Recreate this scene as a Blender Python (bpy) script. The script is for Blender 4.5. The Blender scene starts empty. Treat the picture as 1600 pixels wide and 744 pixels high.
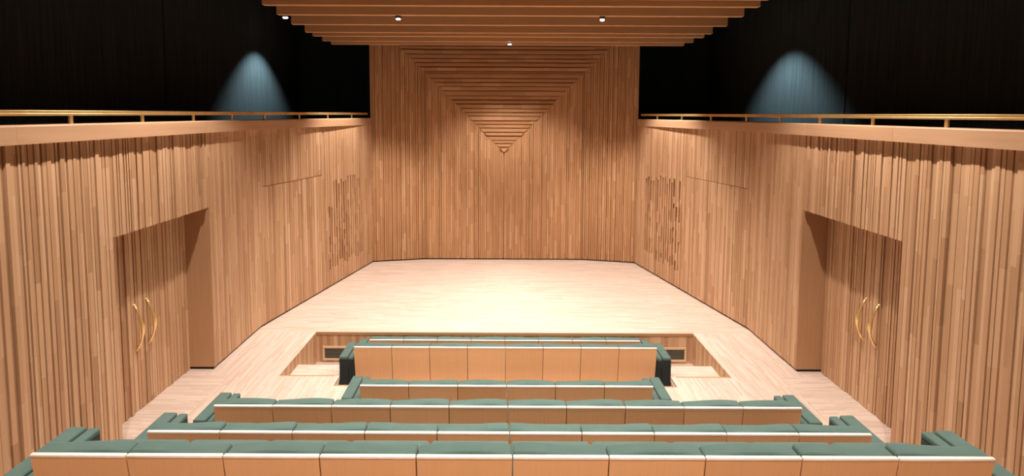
import bpy, bmesh, math, random
from mathutils import Vector, Matrix

# ------------------------------------------------------------------ camera, world, lights, exposure
S = bpy.context.scene
COL = S.collection
cam_d = bpy.data.cameras.new('camera'); cam = bpy.data.objects.new('camera', cam_d); COL.objects.link(cam)
F_PX, PITCH, ROLL = 900.0, math.radians(4.6), math.radians(0.25)
cam_d.sensor_width = 36.0; cam_d.lens = 36.0 * F_PX / 1600.0
PP = (783.0, 178.0 + F_PX * math.tan(PITCH))
cam_d.shift_x = (800.0 - PP[0]) / 1600.0
cam_d.shift_y = -(372.0 - PP[1]) / 1600.0
cam_d.clip_start = 0.05
fw = Vector((0, math.cos(PITCH), -math.sin(PITCH))); u0 = Vector((0, math.sin(PITCH), math.cos(PITCH))); r0 = Vector((1, 0, 0))
rt = r0 * math.cos(ROLL) + u0 * math.sin(ROLL); up = u0 * math.cos(ROLL) - r0 * math.sin(ROLL)
M4 = Matrix((rt, up, -fw)).transposed().to_4x4(); M4.translation = Vector((-0.07, 0.0, 3.6))
cam.matrix_world = M4
S.camera = cam

w = bpy.data.worlds.new('world'); S.world = w; w.use_nodes = True
w.node_tree.nodes['Background'].inputs[0].default_value = (0.9, 0.8, 0.7, 1)
w.node_tree.nodes['Background'].inputs[1].default_value = 0.0
S.view_settings.view_transform = 'Standard'; S.view_settings.look = 'None'
S.view_settings.gamma = 1.0; S.view_settings.use_curve_mapping = False
S.view_settings.exposure = 0.3

WARM = (1.0, 0.90, 0.81)
def spot(x, y, z, power, size, blend, col=WARM, aim=(0, 0, -1), r=0.05):
    d = bpy.data.lights.new('lamp_light', 'SPOT'); d.energy = power; d.color = col
    d.spot_size = math.radians(size); d.spot_blend = blend; d.shadow_soft_size = r
    o = bpy.data.objects.new('lamp_light', d); COL.objects.link(o); o.location = (x, y, z)
    o.rotation_euler = Vector(aim).to_track_quat('-Z', 'Y').to_euler()
    return o
# (x, y, z, power, cone, blend): stage lamps among the baffles, house lamps nearer the camera, some unseen and added for brightness
LAMPS_SEEN = [(-1.665, 9.03, 5.06), (1.48, 9.03, 5.06), (0.10, 12.33, 5.075)]
WASH_SEEN = [(-4.80, 12.8, 5.685), (4.66, 11.12, 5.72)]
LAMPS_HIDDEN = []
for sx in (-1, 1):
    LAMPS_HIDDEN += [(sx * 2.95, 6.5, 5.40, 470, 110, 0.5), (sx * 2.95, 3.6, 5.40, 290, 112, 0.5),
                     (sx * 1.0, 5.2, 5.40, 370, 100, 0.6), (sx * 1.2, 0.6, 5.40, 360, 130, 0.6),  # unseen lamps added to brighten the seat backs
                     (sx * 1.7, 10.5, 5.22, 350, 100, 0.8), (sx * 2.75, 11.9, 5.22, 540, 86, 0.6),  # first pair unseen, added between the baffles to brighten the stage
                     (sx * 0.9, 7.25, 5.40, 200, 104, 0.8)]
for (x, y, z) in LAMPS_SEEN:
    spot(x, y, z - 0.035, 170 if y < 11 else 380, 92 if y < 11 else 114, 0.75 if y < 11 else 0.6)
for (x, y, z, p, s, b) in LAMPS_HIDDEN:
    spot(x, y, z, p, s, b)
for (x, y, z) in WASH_SEEN:
    wl_ = spot(x, y, z - 0.05, 880, 66, 0.75, (0.66, 0.92, 1.0), r=0.03)
    wl_.rotation_euler = (0, math.radians(-11 if x > 0 else 11), 0); wl_.scale = (1.0, 1.7, 1.0)   # oval wall-wash beam

# ------------------------------------------------------------------ helpers
R = random.Random(7)
def tag(o, label=None, cat=None, group=None, kind=None):
    if label: o['label'] = label
    if cat: o['category'] = cat
    if group: o['group'] = group
    if kind: o['kind'] = kind
    return o
def link(name, mesh, mat=None, parent=None):
    o = bpy.data.objects.new(name, mesh); COL.objects.link(o)
    if mat and not mesh.materials: mesh.materials.append(mat)
    if parent: o.parent = parent
    return o
def empty(name, loc=(0, 0, 0)):
    o = bpy.data.objects.new(name, None); COL.objects.link(o); o.location = loc; o.empty_display_size = 0.1
    return o
def poly_mesh(name, verts, faces, uvs=None, smooth=False):
    me = bpy.data.meshes.new(name); me.from_pydata([tuple(v) for v in verts], [], faces)
    uvl = me.uv_layers.new(name='UVMap')
    for lp in me.loops:
        if uvs: uvl.data[lp.index].uv = uvs[lp.vertex_index]
    if smooth:
        for p in me.polygons: p.use_smooth = True
    me.update(); return me
BOXF = [(0, 3, 2, 1), (4, 5, 6, 7), (0, 1, 5, 4), (1, 2, 6, 5), (2, 3, 7, 6), (3, 0, 4, 7)]
def box_data(x0, x1, y0, y1, z0, z1, long='z'):
    V = [(x0, y0, z0), (x1, y0, z0), (x1, y1, z0), (x0, y1, z0), (x0, y0, z1), (x1, y0, z1), (x1, y1, z1), (x0, y1, z1)]
    k = 'xyz'.index(long); oth = [i for i in range(3) if i != k]
    U = [(v[k], v[oth[0]] + v[oth[1]]) for v in V]
    return V, U
def boxes(name, lst, mat, parent=None, long='z'):
    V, Fc, U = [], [], []
    for b in lst:
        n = len(V); v, u = box_data(*b, long=long); V += v; U += u
        Fc += [tuple(i + n for i in f) for f in BOXF]
    return link(name, poly_mesh(name, V, Fc, U), mat, parent)
def prism(name, pts, z0, z1, mat, parent=None):
    n = len(pts); V = [(p[0], p[1], z0) for p in pts] + [(p[0], p[1], z1) for p in pts]
    Fc = [tuple(range(n - 1, -1, -1)), tuple(range(n, 2 * n))] + [(i, (i + 1) % n, n + (i + 1) % n, n + i) for i in range(n)]
    me = poly_mesh(name, V, Fc, [(v[1], v[0] + v[2]) for v in V])
    bm = bmesh.new(); bm.from_mesh(me); bmesh.ops.recalc_face_normals(bm, faces=bm.faces); bm.to_mesh(me); bm.free()
    return link(name, me, mat, parent)
def round_box(name, x0, x1, y0, y1, z0, z1, bev, seg=3, fn=None, cuts=0):
    bm = bmesh.new()
    bmesh.ops.create_cube(bm, size=1.0, matrix=Matrix.Translation(((x0 + x1) / 2, (y0 + y1) / 2, (z0 + z1) / 2)) @ Matrix.Diagonal((x1 - x0, y1 - y0, z1 - z0, 1)))
    if cuts:
        ed = [e for e in bm.edges if abs(e.verts[0].co.x - e.verts[1].co.x) > 0.5 * (x1 - x0)]
        bmesh.ops.subdivide_edges(bm, edges=ed, cuts=cuts)
    sharp = [e for e in bm.edges if len(e.link_faces) == 2 and e.calc_face_angle() > 0.5]
    bmesh.ops.bevel(bm, geom=sharp, offset=bev, segments=seg, profile=0.6, affect='EDGES')
    if fn:
        for v in bm.verts: v.co = fn(v.co)
    me = bpy.data.meshes.new(name); bm.to_mesh(me); bm.free()
    for p in me.polygons: p.use_smooth = True
    return me
def tube_mesh(name, pts, radii, n=10, flat=1.0, side=Vector((0, 1, 0))):
    V, Fc = [], []
    for i, p in enumerate(pts):
        t = (pts[min(i + 1, len(pts) - 1)] - pts[max(i - 1, 0)]).normalized()
        a = (side - t * side.dot(t)).normalized(); b = t.cross(a)
        for k in range(n):
            th = 2 * math.pi * k / n
            V.append(p + a * math.cos(th) * radii[i] * flat + b * math.sin(th) * radii[i])
    for i in range(len(pts) - 1):
        for k in range(n):
            Fc.append((i * n + k, i * n + (k + 1) % n, (i + 1) * n + (k + 1) % n, (i + 1) * n + k))
    Fc += [tuple(range(n - 1, -1, -1)), tuple((len(pts) - 1) * n + k for k in range(n))]
    return poly_mesh(name, V, Fc, smooth=True)

# ------------------------------------------------------------------ materials
def new_mat(name):
    m = bpy.data.materials.new(name); m.use_nodes = True
    nt = m.node_tree; return m, nt, nt.nodes['Principled BSDF']
class NB:
    def __init__(s, nt): s.nt = nt
    def n(s, t, **kw):
        o = s.nt.nodes.new(t)
        for k, v in kw.items(): setattr(o, k, v)
        return o
    def put(s, sock, v):
        if hasattr(v, 'is_linked') or isinstance(v, bpy.types.NodeSocket): s.nt.links.new(v, sock)
        else: sock.default_value = v
    def math(s, op, a, b=0.0, c=0.0):
        o = s.n('ShaderNodeMath', operation=op); s.put(o.inputs[0], a); s.put(o.inputs[1], b)
        if op == 'MULTIPLY_ADD': s.put(o.inputs[2], c)
        return o.outputs[0]
    def xyz(s, x, y, z):
        o = s.n('ShaderNodeCombineXYZ'); s.put(o.inputs[0], x); s.put(o.inputs[1], y); s.put(o.inputs[2], z); return o.outputs[0]
    def ramp(s, f, stops):
        o = s.n('ShaderNodeValToRGB'); s.put(o.inputs[0], f)
        e = o.color_ramp.elements
        while len(e) < len(stops): e.new(0.5)
        for i, (p, c) in enumerate(stops): e[i].position = p; e[i].color = (*c, 1)
        return o.outputs[0]
    def mix(s, f, a, b, bt='MIX'):
        o = s.n('ShaderNodeMix', data_type='RGBA', blend_type=bt); s.put(o.inputs[0], f)
        for i, v in ((6, a), (7, b)):
            if isinstance(v, tuple): o.inputs[i].default_value = (*v, 1)
            else: s.put(o.inputs[i], v)
        return o.outputs[2]
def wood(name, stops, rough=0.5, seg=0.8, grain=(2.0, 60.0), gamp=0.22, coord='UV', u='X', v='Y', plank=None, spec=0.35, bump=0.0, joint=0.0):
    """stops: tone ramp picked per board; boards run along u, board width = plank (None: one board wide, tone per object)"""
    m, nt, bs = new_mat(name); b = NB(nt)
    tc = b.n('ShaderNodeTexCoord'); sp = b.n('ShaderNodeSeparateXYZ'); nt.links.new(tc.outputs[coord], sp.inputs[0])
    U, Vv = sp.outputs[u], sp.outputs[v]
    rnd = b.n('ShaderNodeObjectInfo').outputs['Random']
    if plank:
        row = b.math('FLOOR', b.math('DIVIDE', Vv, plank))
        wr = b.n('ShaderNodeTexWhiteNoise', noise_dimensions='1D'); nt.links.new(row, wr.inputs['W']); off = wr.outputs['Value']
    else:
        row = b.math('MULTIPLY', rnd, 977.0); off = rnd
    su = b.math('ADD', b.math('DIVIDE', U, seg), b.math('MULTIPLY', off, 13.7))
    sg = b.math('FLOOR', su)
    wn = b.n('ShaderNodeTexWhiteNoise', noise_dimensions='2D'); nt.links.new(b.xyz(sg, row, 0.0), wn.inputs['Vector'])
    tone = wn.outputs['Value']
    if not plank:
        tone = b.math('MULTIPLY_ADD', tone, 0.55, b.math('MULTIPLY', rnd, 0.45))
    no = b.n('ShaderNodeTexNoise', noise_dimensions='3D'); no.inputs['Scale'].default_value = 1.0; no.inputs['Detail'].default_value = 3.0
    nt.links.new(b.xyz(b.math('MULTIPLY', U, grain[0]), b.math('MULTIPLY', Vv, grain[1]), b.math('MULTIPLY_ADD', tone, 31.0, b.math('MULTIPLY', rnd, 17.0))), no.inputs['Vector'])
    f = b.math('ADD', tone, b.math('MULTIPLY', b.math('SUBTRACT', no.outputs['Fac'], 0.5), gamp * 2))
    c = b.ramp(f, stops)
    if plank and joint > 0:
        fr = b.math('FRACT', b.math('DIVIDE', Vv, plank)); e = b.math('LESS_THAN', fr, 0.09)
        c = b.mix(b.math('MULTIPLY', e, joint), c, (0.12, 0.06, 0.03))
    nt.links.new(c, bs.inputs['Base Color'])
    bs.inputs['Roughness'].default_value = rough; bs.inputs['Specular IOR Level'].default_value = spec
    if bump:
        bp = b.n('ShaderNodeBump'); bp.inputs['Strength'].default_value = bump; bp.inputs['Distance'].default_value = 0.002
        nt.links.new(no.outputs['Fac'], bp.inputs['Height']); nt.links.new(bp.outputs[0], bs.inputs['Normal'])
    return m
OAK = [(0.0, (0.39, 0.210, 0.108)), (0.5, (0.55, 0.325, 0.178)), (1.0, (0.68, 0.440, 0.272))]
OAKB = [(0.0, (0.42, 0.215, 0.095)), (0.6, (0.53, 0.285, 0.140)), (1.0, (0.66, 0.390, 0.215))]
M = {}
M['slat'] = wood('oak_slat', OAK, 0.55, 0.85, (1.6, 70), 0.16)
M['slat_back'] = wood('oak_slat_back', OAKB, 0.5, 0.45, (1.6, 70), 0.14)
M['jamb'] = wood('oak_veneer', [(0, (0.40, 0.22, 0.11)), (1, (0.50, 0.29, 0.155))], 0.5, 9.0, (2.0, 50), 0.5)
M['ledge'] = wood('oak_ledge', [(0, (0.46, 0.26, 0.145)), (1, (0.60, 0.37, 0.22))], 0.42, 7.0, (1.2, 16), 0.45, spec=0.45)
M['frame'] = wood('pale_oak_frame', [(0, (0.66, 0.46, 0.27)), (1, (0.76, 0.56, 0.36))], 0.45, 5.0, (2, 40), 0.3)
M['baffle'] = wood('oak_baffle', [(0, (0.62, 0.345, 0.170)), (1, (0.74, 0.440, 0.235))], 0.5, 6.0, (0.9, 45), 0.4)
M['seat_wood'] = wood('oak_seat_back', [(0, (0.68, 0.385, 0.185)), (1, (0.80, 0.485, 0.255))], 0.42, 9.0, (1.6, 55), 0.35, spec=0.45)
M['pitwall'] = wood('oak_pit_lining', OAK, 0.5, 3.0, (2, 70), 0.2, coord='Object', u='Z', v='X', plank=0.06)
M['pitside'] = wood('oak_pit_side', OAK, 0.5, 3.0, (2, 70), 0.2, coord='Object', u='Z', v='Y', plank=0.06)
FL = [(0.0, (0.57, 0.435, 0.350)), (0.5, (0.64, 0.50, 0.415)), (1.0, (0.70, 0.565, 0.48))]
M['floor_x'] = wood('oak_floor_across', FL, 0.42, 0.42, (1.8, 40), 0.16, coord='Object', u='X', v='Y', plank=0.03, spec=0.4, joint=0.12)
M['floor_y'] = wood('oak_floor_along', FL, 0.42, 0.42, (1.8, 40), 0.16, coord='Object', u='Y', v='X', plank=0.03, spec=0.4, joint=0.12)
def plain(name, col, rough=0.5, metal=0.0, spec=0.5, emis=None, es=0.0):
    m, nt, bs = new_mat(name); b = NB(nt)
    tc = b.n('ShaderNodeTexCoord'); no = b.n('ShaderNodeTexNoise'); no.inputs['Scale'].default_value = 9.0; no.inputs['Detail'].default_value = 4.0
    nt.links.new(tc.outputs['Object'], no.inputs['Vector'])
    c = b.ramp(no.outputs['Fac'], [(0.25, tuple(x * 0.88 for x in col)), (0.75, tuple(min(1, x * 1.10) for x in col))])
    nt.links.new(c, bs.inputs['Base Color']); bs.inputs['Roughness'].default_value = rough; bs.inputs['Metallic'].default_value = metal
    bs.inputs['Specular IOR Level'].default_value = spec
    if emis: bs.inputs['Emission Color'].default_value = (*emis, 1); bs.inputs['Emission Strength'].default_value = es
    return m
def fabric(name, c0, c1, sc=260.0, rough=0.9):
    m, nt, bs = new_mat(name); b = NB(nt)
    tc = b.n('ShaderNodeTexCoord'); no = b.n('ShaderNodeTexNoise'); no.inputs['Scale'].default_value = sc; no.inputs['Detail'].default_value = 2.0
    nt.links.new(tc.outputs['Object'], no.inputs['Vector'])
    n2 = b.n('ShaderNodeTexNoise'); n2.inputs['Scale'].default_value = 7.0; nt.links.new(tc.outputs['Object'], n2.inputs['Vector'])
    f = b.math('ADD', b.math('MULTIPLY', no.outputs['Fac'], 0.6), b.math('MULTIPLY', n2.outputs['Fac'], 0.4))
    nt.links.new(b.ramp(f, [(0.3, c0), (0.7, c1)]), bs.inputs['Base Color'])
    bs.inputs['Roughness'].default_value = rough; bs.inputs['Specular IOR Level'].default_value = 0.15
    bs.inputs['Sheen Weight'].default_value = 0.15
    bp = b.n('ShaderNodeBump'); bp.inputs['Strength'].default_value = 0.25; bp.inputs['Distance'].default_value = 0.003
    nt.links.new(no.outputs['Fac'], bp.inputs['Height']); nt.links.new(bp.outputs[0], bs.inputs['Normal'])
    return m
def drape(name):
    m, nt, bs = new_mat(name); b = NB(nt)
    tc = b.n('ShaderNodeTexCoord'); sp = b.n('ShaderNodeSeparateXYZ'); nt.links.new(tc.outputs['Object'], sp.inputs[0])
    no = b.n('ShaderNodeTexNoise'); no.inputs['Scale'].default_value = 1.0; no.inputs['Detail'].default_value = 4.0
    nt.links.new(b.xyz(b.math('MULTIPLY', sp.outputs[0], 22.0), b.math('MULTIPLY', sp.outputs[1], 22.0), b.math('MULTIPLY', sp.outputs[2], 0.8)), no.inputs['Vector'])
    nt.links.new(b.ramp(no.outputs['Fac'], [(0.3, (0.025, 0.030, 0.032)), (0.7, (0.039, 0.046, 0.049))]), bs.inputs['Base Color'])
    bs.inputs['Roughness'].default_value = 0.95; bs.inputs['Specular IOR Level'].default_value = 0.05
    bp = b.n('ShaderNodeBump'); bp.inputs['Strength'].default_value = 0.15; bp.inputs['Distance'].default_value = 0.005
    nt.links.new(no.outputs['Fac'], bp.inputs['Height']); nt.links.new(bp.outputs[0], bs.inputs['Normal'])
    return m
M['black'] = plain('black_paint', (0.008, 0.008, 0.008), 0.9, spec=0.1)
M['drape'] = drape('black_wall_cloth')
M['shadow_gap'] = plain('black_shadow_gap', (0.012, 0.010, 0.009), 0.8, spec=0.2)
M['brass'] = plain('polished_brass', (1.0, 0.74, 0.36), 0.42, 1.0)
M['green'] = fabric('green_wool', (0.068, 0.118, 0.100), (0.100, 0.160, 0.138))
M['charcoal'] = fabric('charcoal_wool', (0.014, 0.018, 0.017), (0.026, 0.032, 0.030))
M['cream'] = plain('cream_edge', (0.90, 0.83, 0.74), 0.35)
M['steel'] = plain('black_metal', (0.02, 0.02, 0.02), 0.4, 0.0)
M['lens'] = plain('lamp_lens', (1, 1, 1), 0.3, emis=(1.0, 0.93, 0.86), es=14.0)
M['grille'] = plain('vent_grille', (0.13, 0.115, 0.085), 0.5)

# ------------------------------------------------------------------ floor and pit
PX, PY0, PY1, SX, SY = 3.11, 7.66, 9.24, 2.345, 7.38
SXF = 2.28
fl = prism('floor', [(-4.13, PY1), (4.13, PY1), (4.13, 9.42), (3.19, 13.74), (1.94, 14.04), (-1.94, 14.04), (-3.19, 13.74), (-4.13, 9.42)], -0.05, 0.0, M['floor_x'])
tag(fl, 'pale oak strip floor of the brightly lit stage', 'floor', kind='structure')
fa = boxes('floor', [(-3.8, -SXF, -1.5, PY0, -0.05, 0), (SXF, 3.8, -1.5, PY0, -0.05, 0), (-SXF, SXF, -1.5, SY, -0.05, 0),
                     (-4.13, -PX, PY0, PY1, -0.05, 0), (PX, 4.13, PY0, PY1, -0.05, 0)], M['floor_y'])
tag(fa, 'pale oak strip floor running past the pit and the seats', 'floor', kind='structure')
fd = boxes('floor', [(-4.50, -3.8, -1.5, PY0, -0.05, 0), (3.8, 4.50, -1.5, PY0, -0.05, 0), (-4.50, -4.13, PY0, 7.86, -0.05, 0), (4.13, 4.50, PY0, 7.86, -0.05, 0)], M['floor_x'])
tag(fd, 'pale oak strip floor in front of the slatted side doors', 'floor', kind='structure')
fp = boxes('floor', [(-PX, PX, 8.4, PY1, -0.56, -0.51), (-SX, SX, SY, 8.4, -0.56, -0.33)], M['floor_x'])
tag(fp, 'sunken oak floor of the pit in front of the stage', 'floor', kind='structure')
for s, nm in ((-1, 'left'), (1, 'right')):
    a, c = (SX, PX) if s > 0 else (-PX, -SX)
    st = boxes('pit_steps', [(a, c, PY0 - 0.02, 8.38, -0.56, -0.17), (a, c, 8.38, 8.74, -0.56, -0.335)], M['floor_x'])
    tag(st, 'pale oak steps leading down into the pit on the ' + nm + ' side', 'steps', kind='structure')
    pw = boxes('wall_pit_' + nm, [tuple(sorted((s * (PX - 0.006), s * (PX + 0.03)))) + (PY0, PY1, -0.56, -0.003)], M['pitside'])
    tag(pw, 'oak lined side wall of the pit on the ' + nm, 'wall', kind='structure')
# stage front: boards with a nosing in three lengths
sf = boxes('wall_stage_front', [(-PX, PX, PY1, PY1 + 0.03, -0.56, -0.05)], M['pitwall'])
tag(sf, 'oak boarded front of the stage facing the pit', 'wall', kind='structure')
for x0, x1 in ((-PX, -1.665), (-1.66, 0.535), (0.54, PX)):
    boxes('nosing', [(x0, x1, PY1 - 0.012, PY1 + 0.02, -0.045, 0.001)], M['jamb'], sf, long='x')
for a, c in ((-PX, -SX), (SX, PX)):
    boxes('nosing', [(a, c, PY0 - 0.02, PY0 + 0.01, -0.03, 0.001)], M['jamb'], fa, long='x')
boxes('nosing', [(-SXF, SXF, SY - 0.02, SY + 0.008, -0.03, 0.001)], M['jamb'], fa, long='x')
boxes('pit_riser', [(-SX, SX, SY - 0.02, SY, -0.5, -0.03)], M['pitwall'], fa)
for s, nm in ((-1, 'left'), (1, 'right')):
    x0, x1 = (2.40, 3.0) if s > 0 else (-3.0, -2.40)
    v = empty('air_vent', ((x0 + x1) / 2, PY1, -0.45)); hw = (x1 - x0) / 2
    tag(v, 'small wood framed dark air vent low in the stage front, ' + nm + ' of the seats', 'vent', 'air vents in the stage front')
    for b_, n_ in (((-hw, hw, -0.022, 0, 0.185, 0.215), 'frame_rail'), ((-hw, hw, -0.022, 0, -0.02, 0.01), 'frame_rail'),
                   ((-hw, -hw + 0.03, -0.022, 0, 0.01, 0.19), 'frame_stile'), ((hw - 0.03, hw, -0.022, 0, 0.01, 0.19), 'frame_stile')):
        boxes(n_, [b_], M['frame'], v, long='x' if 'rail' in n_ else 'z')
    boxes('grille_panel', [(-hw + 0.03, hw - 0.03, -0.004, 0, 0.01, 0.19)], M['shadow_gap'], v)
    me = None
    for k in range(9):
        if me is None:
            o = boxes('louvre', [(-hw + 0.03, hw - 0.03, -0.014, -0.004, 0.0, 0.010)], M['grille'], v); me = o.data
        else: o = link('louvre', me, None, v)
        o.location = (0, 0, 0.014 + k * 0.0195)

# ------------------------------------------------------------------ side walls of slats
WT = 3.33                     # underside of the ledge
ND0, ND1, NTOP, NX = 5.90, 7.86, 2.30, 4.435
XS, YS, XC, YC = 4.14, 9.42, 3.21, 13.74     # straight part, then a splay to the back corner
_sm = {}
def slat_mesh(wd, dp, L, key='slat'):
    k = (round(wd, 3), round(dp, 3), round(L, 2), key)
    if k not in _sm:
        V, U = box_data(-k[0] / 2, k[0] / 2, -0.01, k[1], 0, k[2]); me = poly_mesh('slat', V, BOXF, U); me.materials.append(M[key]); _sm[k] = me
    return _sm[k]
def put_slat(parent, p, n, wd, dp, z0, z1, key='slat', name='slat'):
    o = link(name, slat_mesh(wd, dp, z1 - z0, key), None, parent)
    o.location = (p[0], p[1], z0); o.rotation_euler = (0, 0, math.atan2(-n[0], n[1])); return o
WID = [0.036, 0.042, 0.048, 0.05, 0.056, 0.064]
DEP = [0.036, 0.042, 0.046, 0.050, 0.050, 0.054, 0.058]
GAP = [0.002, 0.005, 0.009, 0.012, 0.016]
def columns(length, rng, wids=WID):
    out, t = [], 0.0
    while t < length - 0.001:
        wd = rng.choice(wids)
        if length - t - wd < 0.03: wd = length - t
        out.append((t + wd / 2, wd)); t += wd
    return out
def side_wall(s, nm):
    rng = random.Random(11 if s < 0 else 23)
    n_in = (-s, 0.0)
    wl = boxes('wall_' + nm, [tuple(sorted((s * XS, s * 4.55))) + (-1.5, ND0, 0, WT), tuple(sorted((s * XS, s * 4.55))) + (ND0, ND1, NTOP, WT),
                              tuple(sorted((s * XS, s * 4.55))) + (ND1, YS + 0.3, 0.0, WT)], M['jamb'])
    tag(wl, 'wall of vertical oak slats on the ' + nm + ' of the hall', 'wall', kind='structure')
    sp_ = prism('splay_backing', [(s * XS, YS), (s * XC, YC), (s * (XC + 0.3), YC + 0.0), (s * (XS + 0.35), YS + 0.1)], 0.0, WT, M['jamb'], wl)
    # lining of the door recess
    jm = boxes('jamb_panel', [tuple(sorted((s * 4.085, s * 4.50))) + (ND1 - 0.02, ND1 + 0.0, 0.035, NTOP)], M['jamb'], wl)
    boxes('jamb_plinth', [tuple(sorted((s * 4.11, s * 4.50))) + (ND1 - 0.012, ND1, 0.0, 0.035)], M['shadow_gap'], wl)
    boxes('lintel_soffit', [tuple(sorted((s * 4.12, s * 4.50))) + (ND0, ND1, NTOP - 0.012, NTOP)], M['jamb'], wl, long='y')
    cnt = 0
    # straight parts, from near to far
    for (y0, y1, z0, tall) in ((3.0, ND0, 0.0, 1), (ND0, ND1, NTOP - 0.001, 1), (ND1, YS, 0.032, 1)):
        for (t, wd) in columns(y1 - y0, rng):
            dp = rng.choice(DEP); 
            gp = rng.choice(GAP)
            if y1 == YS: dp = 0.035 + dp * 0.3; gp *= 0.6
            put_slat(wl, (s * XS, y0 + t), n_in, wd - gp, dp, z0, WT); cnt += 1
    # the splay
    d = Vector((XC - XS, YC - YS)); L = d.length; d.normalize(); n_ = Vector((-d[1], d[0]))   # for the right wall: inward is -x
    if n_[0] > 0: n_ = -n_
    nn = (n_[0] * (1 if s > 0 else -1), n_[1])
    def at(t): return (s * (XS + d[0] * t), YS + d[1] * t)
    def zone(t0, t1, fn, wids=WID):
        for (t, wd) in columns(t1 - t0, rng, wids): fn(t0 + t, wd)
    FLAP = 2.37
    g0, g1 = 2.28, 3.90          # slotted zone along the splay
    def flap(t, wd):
        dp = 0.035 + rng.choice(DEP) * 0.3; gp = rng.choice(GAP) * 0.7
        put_slat(wl, at(t), nn, wd - gp, dp, 0.032, FLAP - (0.008 if s < 0 else 0.004)); put_slat(wl, at(t), nn, wd - gp, dp + (0.006 if s < 0 else 0.0), FLAP, WT)
        nonlocal cnt; cnt += 2
    def full(t, wd):
        nonlocal cnt
        put_slat(wl, at(t), nn, wd - rng.choice(GAP) * 0.6, 0.035 + rng.choice(DEP) * 0.3, 0.032, WT); cnt += 1
    odd = False
    def slots(t, wd):
        nonlocal cnt
        nonlocal odd
        odd = not odd
        if odd:                                     # a whole slat between two slotted ones
            put_slat(wl, at(t), nn, wd - 0.004, 0.05, 0.032, WT); cnt += 1; return
        z = 0.032; nxt = rng.uniform(0.33, 0.5)
        while z < WT - 0.01:
            e = WT if nxt > 2.0 else nxt
            put_slat(wl, at(t), nn, wd - 0.004, 0.047 if (z < 0.1 or e == WT) else rng.choice((0.030, 0.042)), z, e, name='slat_block'); cnt += 1
            if e == WT: break
            z = e + rng.choice((0.10, 0.22, 0.34, 0.5)); nxt = z + rng.choice((0.14, 0.26, 0.4))
            if z > 1.75: z = rng.uniform(2.1, 2.28); nxt = 3.0
    zone(0.0, 0.15, full); zone(0.15, 2.1, flap, [0.045, 0.055, 0.065, 0.075]); zone(2.1, g0, full); zone(g0, g1, slots, [0.045, 0.055, 0.06]); zone(g1, L, full)
    # dark line under the slats
    bb = prism('baseboard_' + nm, [(s * (XS - 0.012), ND1), (s * (XS - 0.012), YS), (s * (XC - 0.012), YC), (s * (XC + 0.02), YC), (s * (XS + 0.02), YS), (s * (XS + 0.02), ND1)], 0.0, 0.032, M['shadow_gap'])
    tag(bb, 'thin black shadow gap along the foot of the ' + nm + ' slatted wall', 'baseboard', kind='structure')
    # double door of slats
    dr = empty('door_1' if s < 0 else 'door_2', (s * NX, (ND0 + ND1) / 2, 0))
    tag(dr, 'double door of oak slats with brass pulls, recessed in the ' + nm + ' wall', 'door', kind='structure')
    ym = 6.87
    for (y0, y1, hy) in ((ND0, ym - 0.004, 6.69), (ym + 0.004, ND1 - 0.02, 6.93)):
        lf = boxes('door_leaf', [tuple(sorted((s * 0.03, s * 0.08))) + (y0 - dr.location.y, y1 - dr.location.y, 0.005, NTOP - 0.014)], M['jamb'], dr)
        for (t, wd) in columns(y1 - y0, rng):
            o = put_slat(lf, (s * 0.03, y0 + t - dr.location.y), n_in, wd - rng.choice(GAP), rng.choice((0.022, 0.03, 0.035, 0.042)), 0.006, NTOP - 0.016)
        # bowed brass pull
        zz = (0.76, 1.31) if s < 0 else (0.84, 1.35); pts, rad = [], []
        for i in range(19):
            q = i / 18.0; bow = math.sin(math.pi * q) ** 0.8
            pts.append(Vector((-s * (0.012 + 0.085 * bow), hy - dr.location.y + 0.012 * math.sin(2 * math.pi * q), zz[0] + (zz[1] - zz[0]) * q)))
            rad.append(0.008 + 0.011 * bow + 0.005 * math.cos(4 * math.pi * q))
        h = link('handle', tube_mesh('handle', pts, rad, 12, 1.25), M['brass'], lf); h['label'] = 'bowed brass pull handle'
        for q in (0, 1):
            bx = [Vector((s * 0.03, pts[-q].y, pts[-q].z)), Vector((-s * 0.022, pts[-q].y, pts[-q].z))]
            link('handle_stud', tube_mesh('handle_stud', bx, [0.013, 0.013], 10, 1.0), M['brass'], lf)
    return cnt
print('slats left', side_wall(-1, 'left')); print('slats right', side_wall(1, 'right'))

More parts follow.
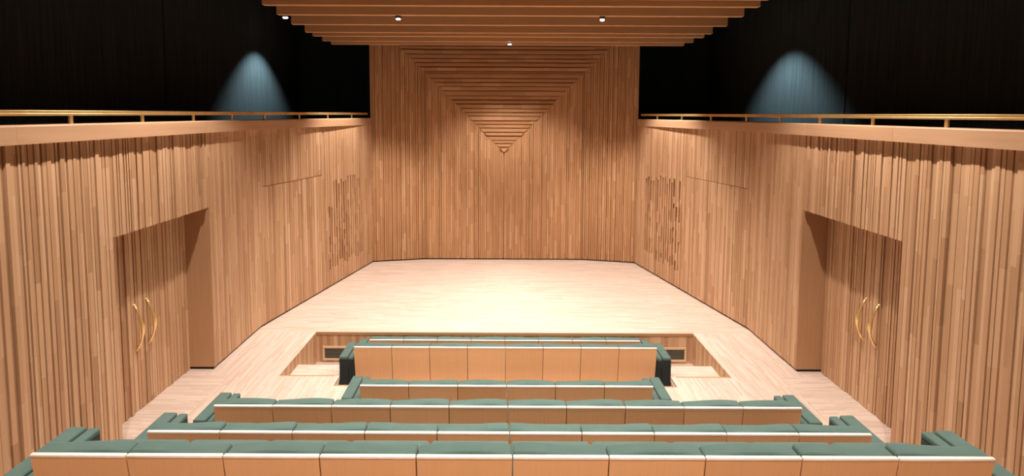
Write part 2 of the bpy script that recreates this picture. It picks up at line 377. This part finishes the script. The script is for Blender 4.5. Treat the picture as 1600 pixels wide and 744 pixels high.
# ------------------------------------------------------------------ ledge, rail, dark gallery
def offset_path(s, d):
    """the wall line moved d into the room"""
    return [(s * (XS - d), 1.5), (s * (XS - d), YS - 0.03), (s * (XC - (d * 0.35 if d > 0 else d)), YC - 0.02)]
def point_at(path, t):
    for a, b in zip(path, path[1:]):
        l = math.dist(a, b)
        if t <= l: return (a[0] + (b[0] - a[0]) * t / l, a[1] + (b[1] - a[1]) * t / l)
        t -= l
    return path[-1]
def sweep_rect(name, s, d_in, d_out, z0, z1, t0, t1, mat, parent, ch=0.004):
    """bar with rectangular section following the wall line between path lengths t0 and t1"""
    pin, pout = offset_path(s, d_in), offset_path(s, d_out)
    l0 = math.dist(pin[0], pin[1]); ts = [t0] + ([l0] if t0 < l0 < t1 else []) + [t1]
    V, Fc, U = [], [], []
    for t in ts:
        a, b = point_at(pin, t), point_at(pout, t)
        c = point_at(offset_path(s, d_in - ch), t)
        for (p, z) in ((a, z0), (b, z0), (b, z1), (c, z1), (a, z1 - ch)): V.append((p[0], p[1], z)); U.append((t, z + (0.5 if p is b else 0)))
    for i in range(len(ts) - 1):
        for k in range(5): Fc.append((5 * i + k, 5 * i + (k + 1) % 5, 5 * i + 5 + (k + 1) % 5, 5 * i + 5 + k))
    n = len(V); Fc += [(4, 3, 2, 1, 0), (n - 5, n - 4, n - 3, n - 2, n - 1)]
    me = poly_mesh(name, V, Fc, U); bm = bmesh.new(); bm.from_mesh(me); bmesh.ops.recalc_face_normals(bm, faces=bm.faces); bm.to_mesh(me); bm.free()
    return link(name, me, mat, parent)
for s, nm in ((-1, 'left'), (1, 'right')):
    tr = empty('trim_1' if s < 0 else 'trim_2', (0, 0, 0))
    tag(tr, 'wide pale oak ledge capping the ' + nm + ' slatted wall', 'ledge', kind='structure')
    joints = [0.0, 3.18 if s < 0 else 4.5, 6.2, 9.4, 12.34]
    for a, b in zip(joints, joints[1:]):
        sweep_rect('ledge_board', s, 0.135, -0.07, WT, 3.49, a + 0.0015, b - 0.0015, M['ledge'], tr, 0.014)
    rl = empty('gallery_rail', (0, 0, 0))
    tag(rl, 'thin polished brass handrail on short posts above the ' + nm + ' ledge', 'rail', 'brass gallery rails')
    sweep_rect('handrail', s, 0.095, 0.050, 3.566, 3.588, 0.0, 12.15, M['brass'], rl)
    sweep_rect('handrail_cap', s, 0.085, 0.060, 3.588, 3.614, 0.0, 12.15, M['brass'], rl)
    pth = offset_path(s, 0.072)
    for k in range(11):
        t = 3.86 + (k - 2) * 1.068
        if t > 12.1: break
        p = point_at(pth, t)
        o = boxes('post', [(-0.009, 0.009, -0.02, 0.02, 3.488, 3.575)], M['brass'], rl); o.location = (p[0], p[1], 0)
        o.rotation_euler = (0, 0, 0.0 if p[1] < YS else s * 0.21)
    # black gallery behind
    wl = boxes('wall_gallery_' + nm, [tuple(sorted((s * 5.50, s * 5.56))) + (-1.5, 15.6, 2.4, 7.0)], M['black'])
    tag(wl, 'black gallery wall above the ' + nm + ' ledge', 'wall', kind='structure')
    for (y0, y1) in ((-1.4, 3.6), (3.62, 9.30), (9.33, 15.55)):
        boxes('cloth_panel', [tuple(sorted((s * 5.46, s * 5.50))) + (y0, y1, 2.45, 6.98)], M['drape'], wl)
    we = boxes('wall_gallery_end_' + nm, [tuple(sorted((s * 3.60, s * 5.46))) + (15.5, 15.56, 2.4, 7.0), tuple(sorted((s * 3.21, s * 3.25))) + (13.9, 15.5, 2.4, 7.0)], M['drape'])
    tag(we, 'black end wall of the gallery beside the back wall, ' + nm + ' side', 'wall', kind='structure')
    gf = boxes('floor_gallery_' + nm, [tuple(sorted((s * 4.56, s * 5.46))) + (-1.5, 15.5, 2.4, 2.45)], M['black'])
    tag(gf, 'black gallery floor behind the ' + nm + ' ledge', 'floor', kind='structure')

# ------------------------------------------------------------------ back wall: nested slats
BX, BY, BTOP, APEX = 1.935, 14.05, 6.3, 2.665
def back_y(x):
    a = abs(x); return BY if a <= BX else BY - (a - BX) * (BY - 13.76) / (3.19 - BX)
bw = prism('wall_back', [(-3.20, 13.80), (-BX, BY + 0.02), (BX, BY + 0.02), (3.20, 13.80), (3.20, 14.4), (-3.20, 14.4)], 0.0, BTOP, M['jamb'])
tag(bw, 'oak slatted back wall with a nested inverted pyramid pattern', 'wall', kind='structure')
def bent_bar(name, x0, x1, z0, z1, dp, mat, parent, cut):
    """horizontal slat on the facetted wall, ends cut at 45 degrees (cut = shortening at the lower edge)"""
    xs = [x0] + [x for x in (-BX, BX) if x0 < x < x1] + [x1]
    V, Fc, U = [], [], []
    for x in xs:
        e = cut if x == x0 else (-cut if x == x1 else 0)
        for (xx, z, yy) in ((x + e, z0, -dp), (x + e, z0, 0.02), (x, z1, 0.02), (x, z1, -dp)):
            V.append((xx, back_y(xx) + yy, z)); U.append((xx, z + yy))
    for i in range(len(xs) - 1):
        for k in range(4): Fc.append((4 * i + k, 4 * i + 4 + k, 4 * i + 4 + (k + 1) % 4, 4 * i + (k + 1) % 4))
    n = len(V); Fc += [(0, 1, 2, 3), (n - 1, n - 2, n - 3, n - 4)]
    me = poly_mesh(name, V, Fc, U); bm = bmesh.new(); bm.from_mesh(me); bmesh.ops.recalc_face_normals(bm, faces=bm.faces); bm.to_mesh(me); bm.free()
    return link(name, me, mat, parent)
rb = random.Random(5); r = 0.0
ang = math.atan2(BY - 13.76, 3.19 - BX)
while r < 3.189:
    wd = rb.choice((0.085, 0.095, 0.105, 0.12)); r1 = min(r + wd, 3.19)
    if 3.19 - r1 < 0.04: r1 = 3.19
    if r < BX < r1 and r1 - BX < 0.05: r1 = BX
    # two upright slats on each side, mitred where they meet the level one
    q = r + (r1 - r) * rb.choice((0.42, 0.5, 0.58))
    for (a, b) in ((r, q), (q, r1)):
        dp = rb.choice((0.020, 0.026, 0.032, 0.038)); g = rb.choice((0.002, 0.004, 0.010))
        if abs(a - BX) < 0.02: g = 0.02
        for s in (-1, 1):
            lo, hi = a + g, b
            rm = (lo + hi) / 2; hw2 = (hi - lo) / 2
            V, U = box_data(-hw2, hw2, -0.02, dp, 0, 1)
            za, zb = (APEX + hi, APEX + lo) if s < 0 else (APEX + lo, APEX + hi)
            za, zb = min(za, BTOP), min(zb, BTOP)
            V = [(v[0], -v[1], (0.03 if v[2] == 0 else (za if v[0] < 0 else zb))) for v in V]
            me = poly_mesh('slat', V, [tuple(reversed(f)) for f in BOXF], [(v[2], u[1]) for v, u in zip(V, U)])
            o = link('slat', me, M['slat_back'], bw); o.location = (s * rm, back_y(rm), 0)
            if rm > BX: o.rotation_euler = (0, 0, -s * ang)
    if APEX + r < 5.75:
        g = rb.choice((0.018, 0.026, 0.034))
        bent_bar('slat', -r1, r1, APEX + r + g, APEX + r1, rb.choice((0.040, 0.052, 0.064)), M['slat_back'], bw, r1 - r - g)
        bent_bar('groove_slat', -(r + g), r + g, APEX + r + 0.001, APEX + r + g, rb.choice((0.004, 0.016)), M['slat_back'], bw, g)
    r = r1
bb = prism('baseboard_back', [(-3.19, 13.745), (-BX, BY - 0.005), (BX, BY - 0.005), (3.19, 13.745), (3.19, 13.80), (BX, BY + 0.02), (-BX, BY + 0.02), (-3.19, 13.80)], 0.0, 0.03, M['shadow_gap'])
tag(bb, 'thin black shadow gap along the foot of the back wall', 'baseboard', kind='structure')

# ------------------------------------------------------------------ ceiling, rear wall
ce = boxes('ceiling', [(-5.56, 5.56, -1.5, 15.6, 7.0, 7.06)], M['black'])
tag(ce, 'black ceiling above the hanging oak baffles', 'ceiling', kind='structure')
rw = boxes('wall_rear', [(-5.56, 5.56, -1.56, -1.5, 0, 7.0)], M['jamb'])
tag(rw, 'oak wall at the rear of the hall', 'wall', kind='structure')
hid = None
for (x, y, z, *_r) in LAMPS_HIDDEN:                      # housings of the unseen lamps, added ones too, hang from the ceiling
    if hid is None:
        hid = tube_mesh('lamp_rod', [Vector((0, 0, 0.02)), Vector((0, 0, 0.16)), Vector((0, 0, 0.161)), Vector((0, 0, 1.9))], [0.05, 0.05, 0.008, 0.008], 10)
        hid.materials.append(M['steel'])
    o = link('lamp_housing', hid, None, ce); o.location = (x, y, z)

# ------------------------------------------------------------------ ceiling baffles
BAF = [(7.72, 3.36), (8.25, 3.46), (9.04, 3.565), (10.0, 3.69), (10.94, 3.78), (11.47, 3.81), (12.24, 3.86), (12.82, 3.85)]
ORD = ['nearest', 'second nearest', 'third nearest', 'fourth nearest', 'fourth from the back wall,', 'third from the back wall,', 'second from the back wall,', 'last before the back wall,']
for (y, hw), od in zip(BAF, ORD):
    o = boxes('ceiling_baffle', [(-hw, hw, -0.055, 0.055, 0, 0.62)], M['baffle'], None, long='x')
    o.location = (0.06, y - 0.055, 5.10)
    tag(o, 'long oak ceiling baffle, ' + od + ' of the row'.replace(', of', ' of'), 'baffle', 'oak ceiling baffles')
def lamp(x, y, z, label, rr=0.045, hh=0.12):
    t = empty('downlight', (x, y, z)); tag(t, label, 'lamp', 'small ceiling downlights')
    link('housing', tube_mesh('housing', [Vector((0, 0, 0.0)), Vector((0, 0, hh)), Vector((0, 0, hh + 0.001)), Vector((0, 0, 6.99 - z))], [rr, rr, 0.006, 0.006], 16), M['steel'], t)
    link('lens', tube_mesh('lens', [Vector((0, 0, -0.020)), Vector((0, 0, -0.010)), Vector((0, 0, 0.004))], [rr * 0.66, rr * 0.74, rr * 0.76], 16), M['lens'], t)
lamp(*LAMPS_SEEN[0], 'small lit downlight among the baffles, left of the middle')
lamp(*LAMPS_SEEN[1], 'small lit downlight among the baffles, right of the middle')
lamp(*LAMPS_SEEN[2], 'small lit downlight at the last baffle above the stage centre')
lamp(*WASH_SEEN[0], 'lit downlight at the left end of the baffles, washing the black wall', 0.07)
lamp(*WASH_SEEN[1], 'lit downlight at the right end of the baffles, near the top edge', 0.07)

# ------------------------------------------------------------------ seats
SW = 0.53
# name, seats, y of the back's top, z of the back's top, floor level, armrest drop, armrest length
ROWS = [('front row below the stage', 8, 8.766, 0.064, -0.51, 0.13, 0.32), ('second row from the stage', 8, 7.80, 0.352, -0.33, 0.165, 0.52),
        ('short six seat row', 6, 6.006, 0.670, 0.0, 0.165, 0.52), ('fourth row from the stage', 10, 4.98, 0.976, 0.29, 0.165, 0.52),
        ('second nearest row', 10, 4.03, 1.278, 0.59, 0.165, 0.52), ('nearest row', 10, 3.014, 1.728, 1.04, 0.165, 0.52)]
WORD = ['first', 'second', 'third', 'fourth', 'fifth', 'sixth', 'seventh', 'eighth', 'ninth', 'tenth']
rs = random.Random(3)
for (rn, n, Y, Z, Fz, drop, al) in ROWS:
    H = Z - Fz; hw = SW / 2 - 0.0035
    def pan(name, z0, z1, y_at, th, mat):
        V, U = box_data(-hw, hw, 0, th, z0, z1)
        V = [(v[0], v[1] + y_at(v[2]), v[2]) for v in V]
        me = poly_mesh(name, V, BOXF, U); me.materials.append(mat); return me
    lean = lambda z: 0.16 * (H - z)
    p_me = pan('back_panel', 0.06, H - 0.017, lean, 0.022, M['seat_wood'])
    t_me = round_box('edge_strip', -hw, hw, -0.003, 0.024, H - 0.017, H, 0.003, 1); t_me.materials.append(M['cream'])
    cs = []
    for q in range(3):
        a, ph = rs.uniform(0.005, 0.009), rs.uniform(0, 6.28)
        def fn(c, a=a, ph=ph):
            k = max(0.0, (c.z - (H - 0.25)) / 0.25)
            edge = 1 - (abs(c.x) / hw) ** 4
            return Vector((c.x, c.y + lean(c.z) + 0.03, c.z + k * (a * math.sin(c.x * 9 + ph) + 0.004 * edge)))
        me = round_box('back_cushion', -hw, hw, -0.008, 0.105, 0.30, H + 0.001, 0.020, 3, fn, cuts=8); me.materials.append(M['green']); cs.append(me)
    s_me = round_box('seat_cushion', -hw, hw, 0.20, min(0.66, 0.66), 0.27, 0.40, 0.035, 3) if al > 0.4 else round_box('seat_cushion', -hw, hw, 0.18, 0.40, 0.27, 0.40, 0.035, 3)
    s_me.materials.append(M['green'])
    b_me = round_box('seat_base', -hw, hw, 0.24, 0.56 if al > 0.4 else 0.38, 0.0, 0.27, 0.008, 1); b_me.materials.append(M['charcoal'])
    at_ = H - drop
    a_me = {}
    for nm, wv in (('armrest', 0.115), ('inner_armrest', 0.072)):
        body = round_box(nm, -wv / 2, wv / 2, 0.055, 0.055 + al, 0.02, at_ - 0.035, 0.008, 2); body.materials.append(M['charcoal'])
        pad = round_box(nm + '_pad', -wv / 2, wv / 2, 0.05, 0.06 + al, at_ - 0.042, at_, 0.014, 3); pad.materials.append(M['green'])
        a_me[nm] = (body, pad)
    P = n * SW / 2
    for i in range(n):
        x = -P + SW * (i + 0.5)
        t = empty('theatre_seat', (x, Y, Fz))
        if i in (0, n - 1): lb = ('leftmost' if i == 0 else 'rightmost') + ' oak-backed green seat with armrest in the ' + rn
        else: lb = 'oak-backed green seat, ' + (WORD[i] + ' from the left' if i < n / 2 else WORD[n - 1 - i] + ' from the right') + ' in the ' + rn
        tag(t, lb, 'seat', 'seats in the ' + rn)
        link('back_panel', p_me, None, t); link('edge_strip', t_me, None, t)
        link('back_cushion', rs.choice(cs), None, t); link('seat_cushion', s_me, None, t); link('seat_base', b_me, None, t)
        if i in (0, n - 1):
            s = -1 if i == 0 else 1
            for nm, off in (('armrest', 0.160), ('inner_armrest', 0.052)):
                ax = s * (SW / 2 + off)
                if nm == 'inner_armrest': zoff = -0.008
                else: zoff = 0
                o = link(nm, a_me[nm][0], None, t); o.location = (ax, 0, zoff)
                o['label'] = 'charcoal sided armrest block with green top'
                link('armrest_pad', a_me[nm][1], None, o)
# raked tiers under the rows, hidden behind the backs
for (y0, y1, z) in ((4.45, 5.62, 0.29), (3.5, 4.45, 0.59), (2.2, 3.5, 1.04)):
    ti = boxes('floor_tier', [(-2.88, 2.88, y0, y1, 0.0, z)], M['pitwall'])
    tag(ti, 'oak tier carrying a raked row of green seats, ' + {0.29: 'lowest', 0.59: 'middle', 1.04: 'highest'}[z] + ' one', 'tier', kind='structure')
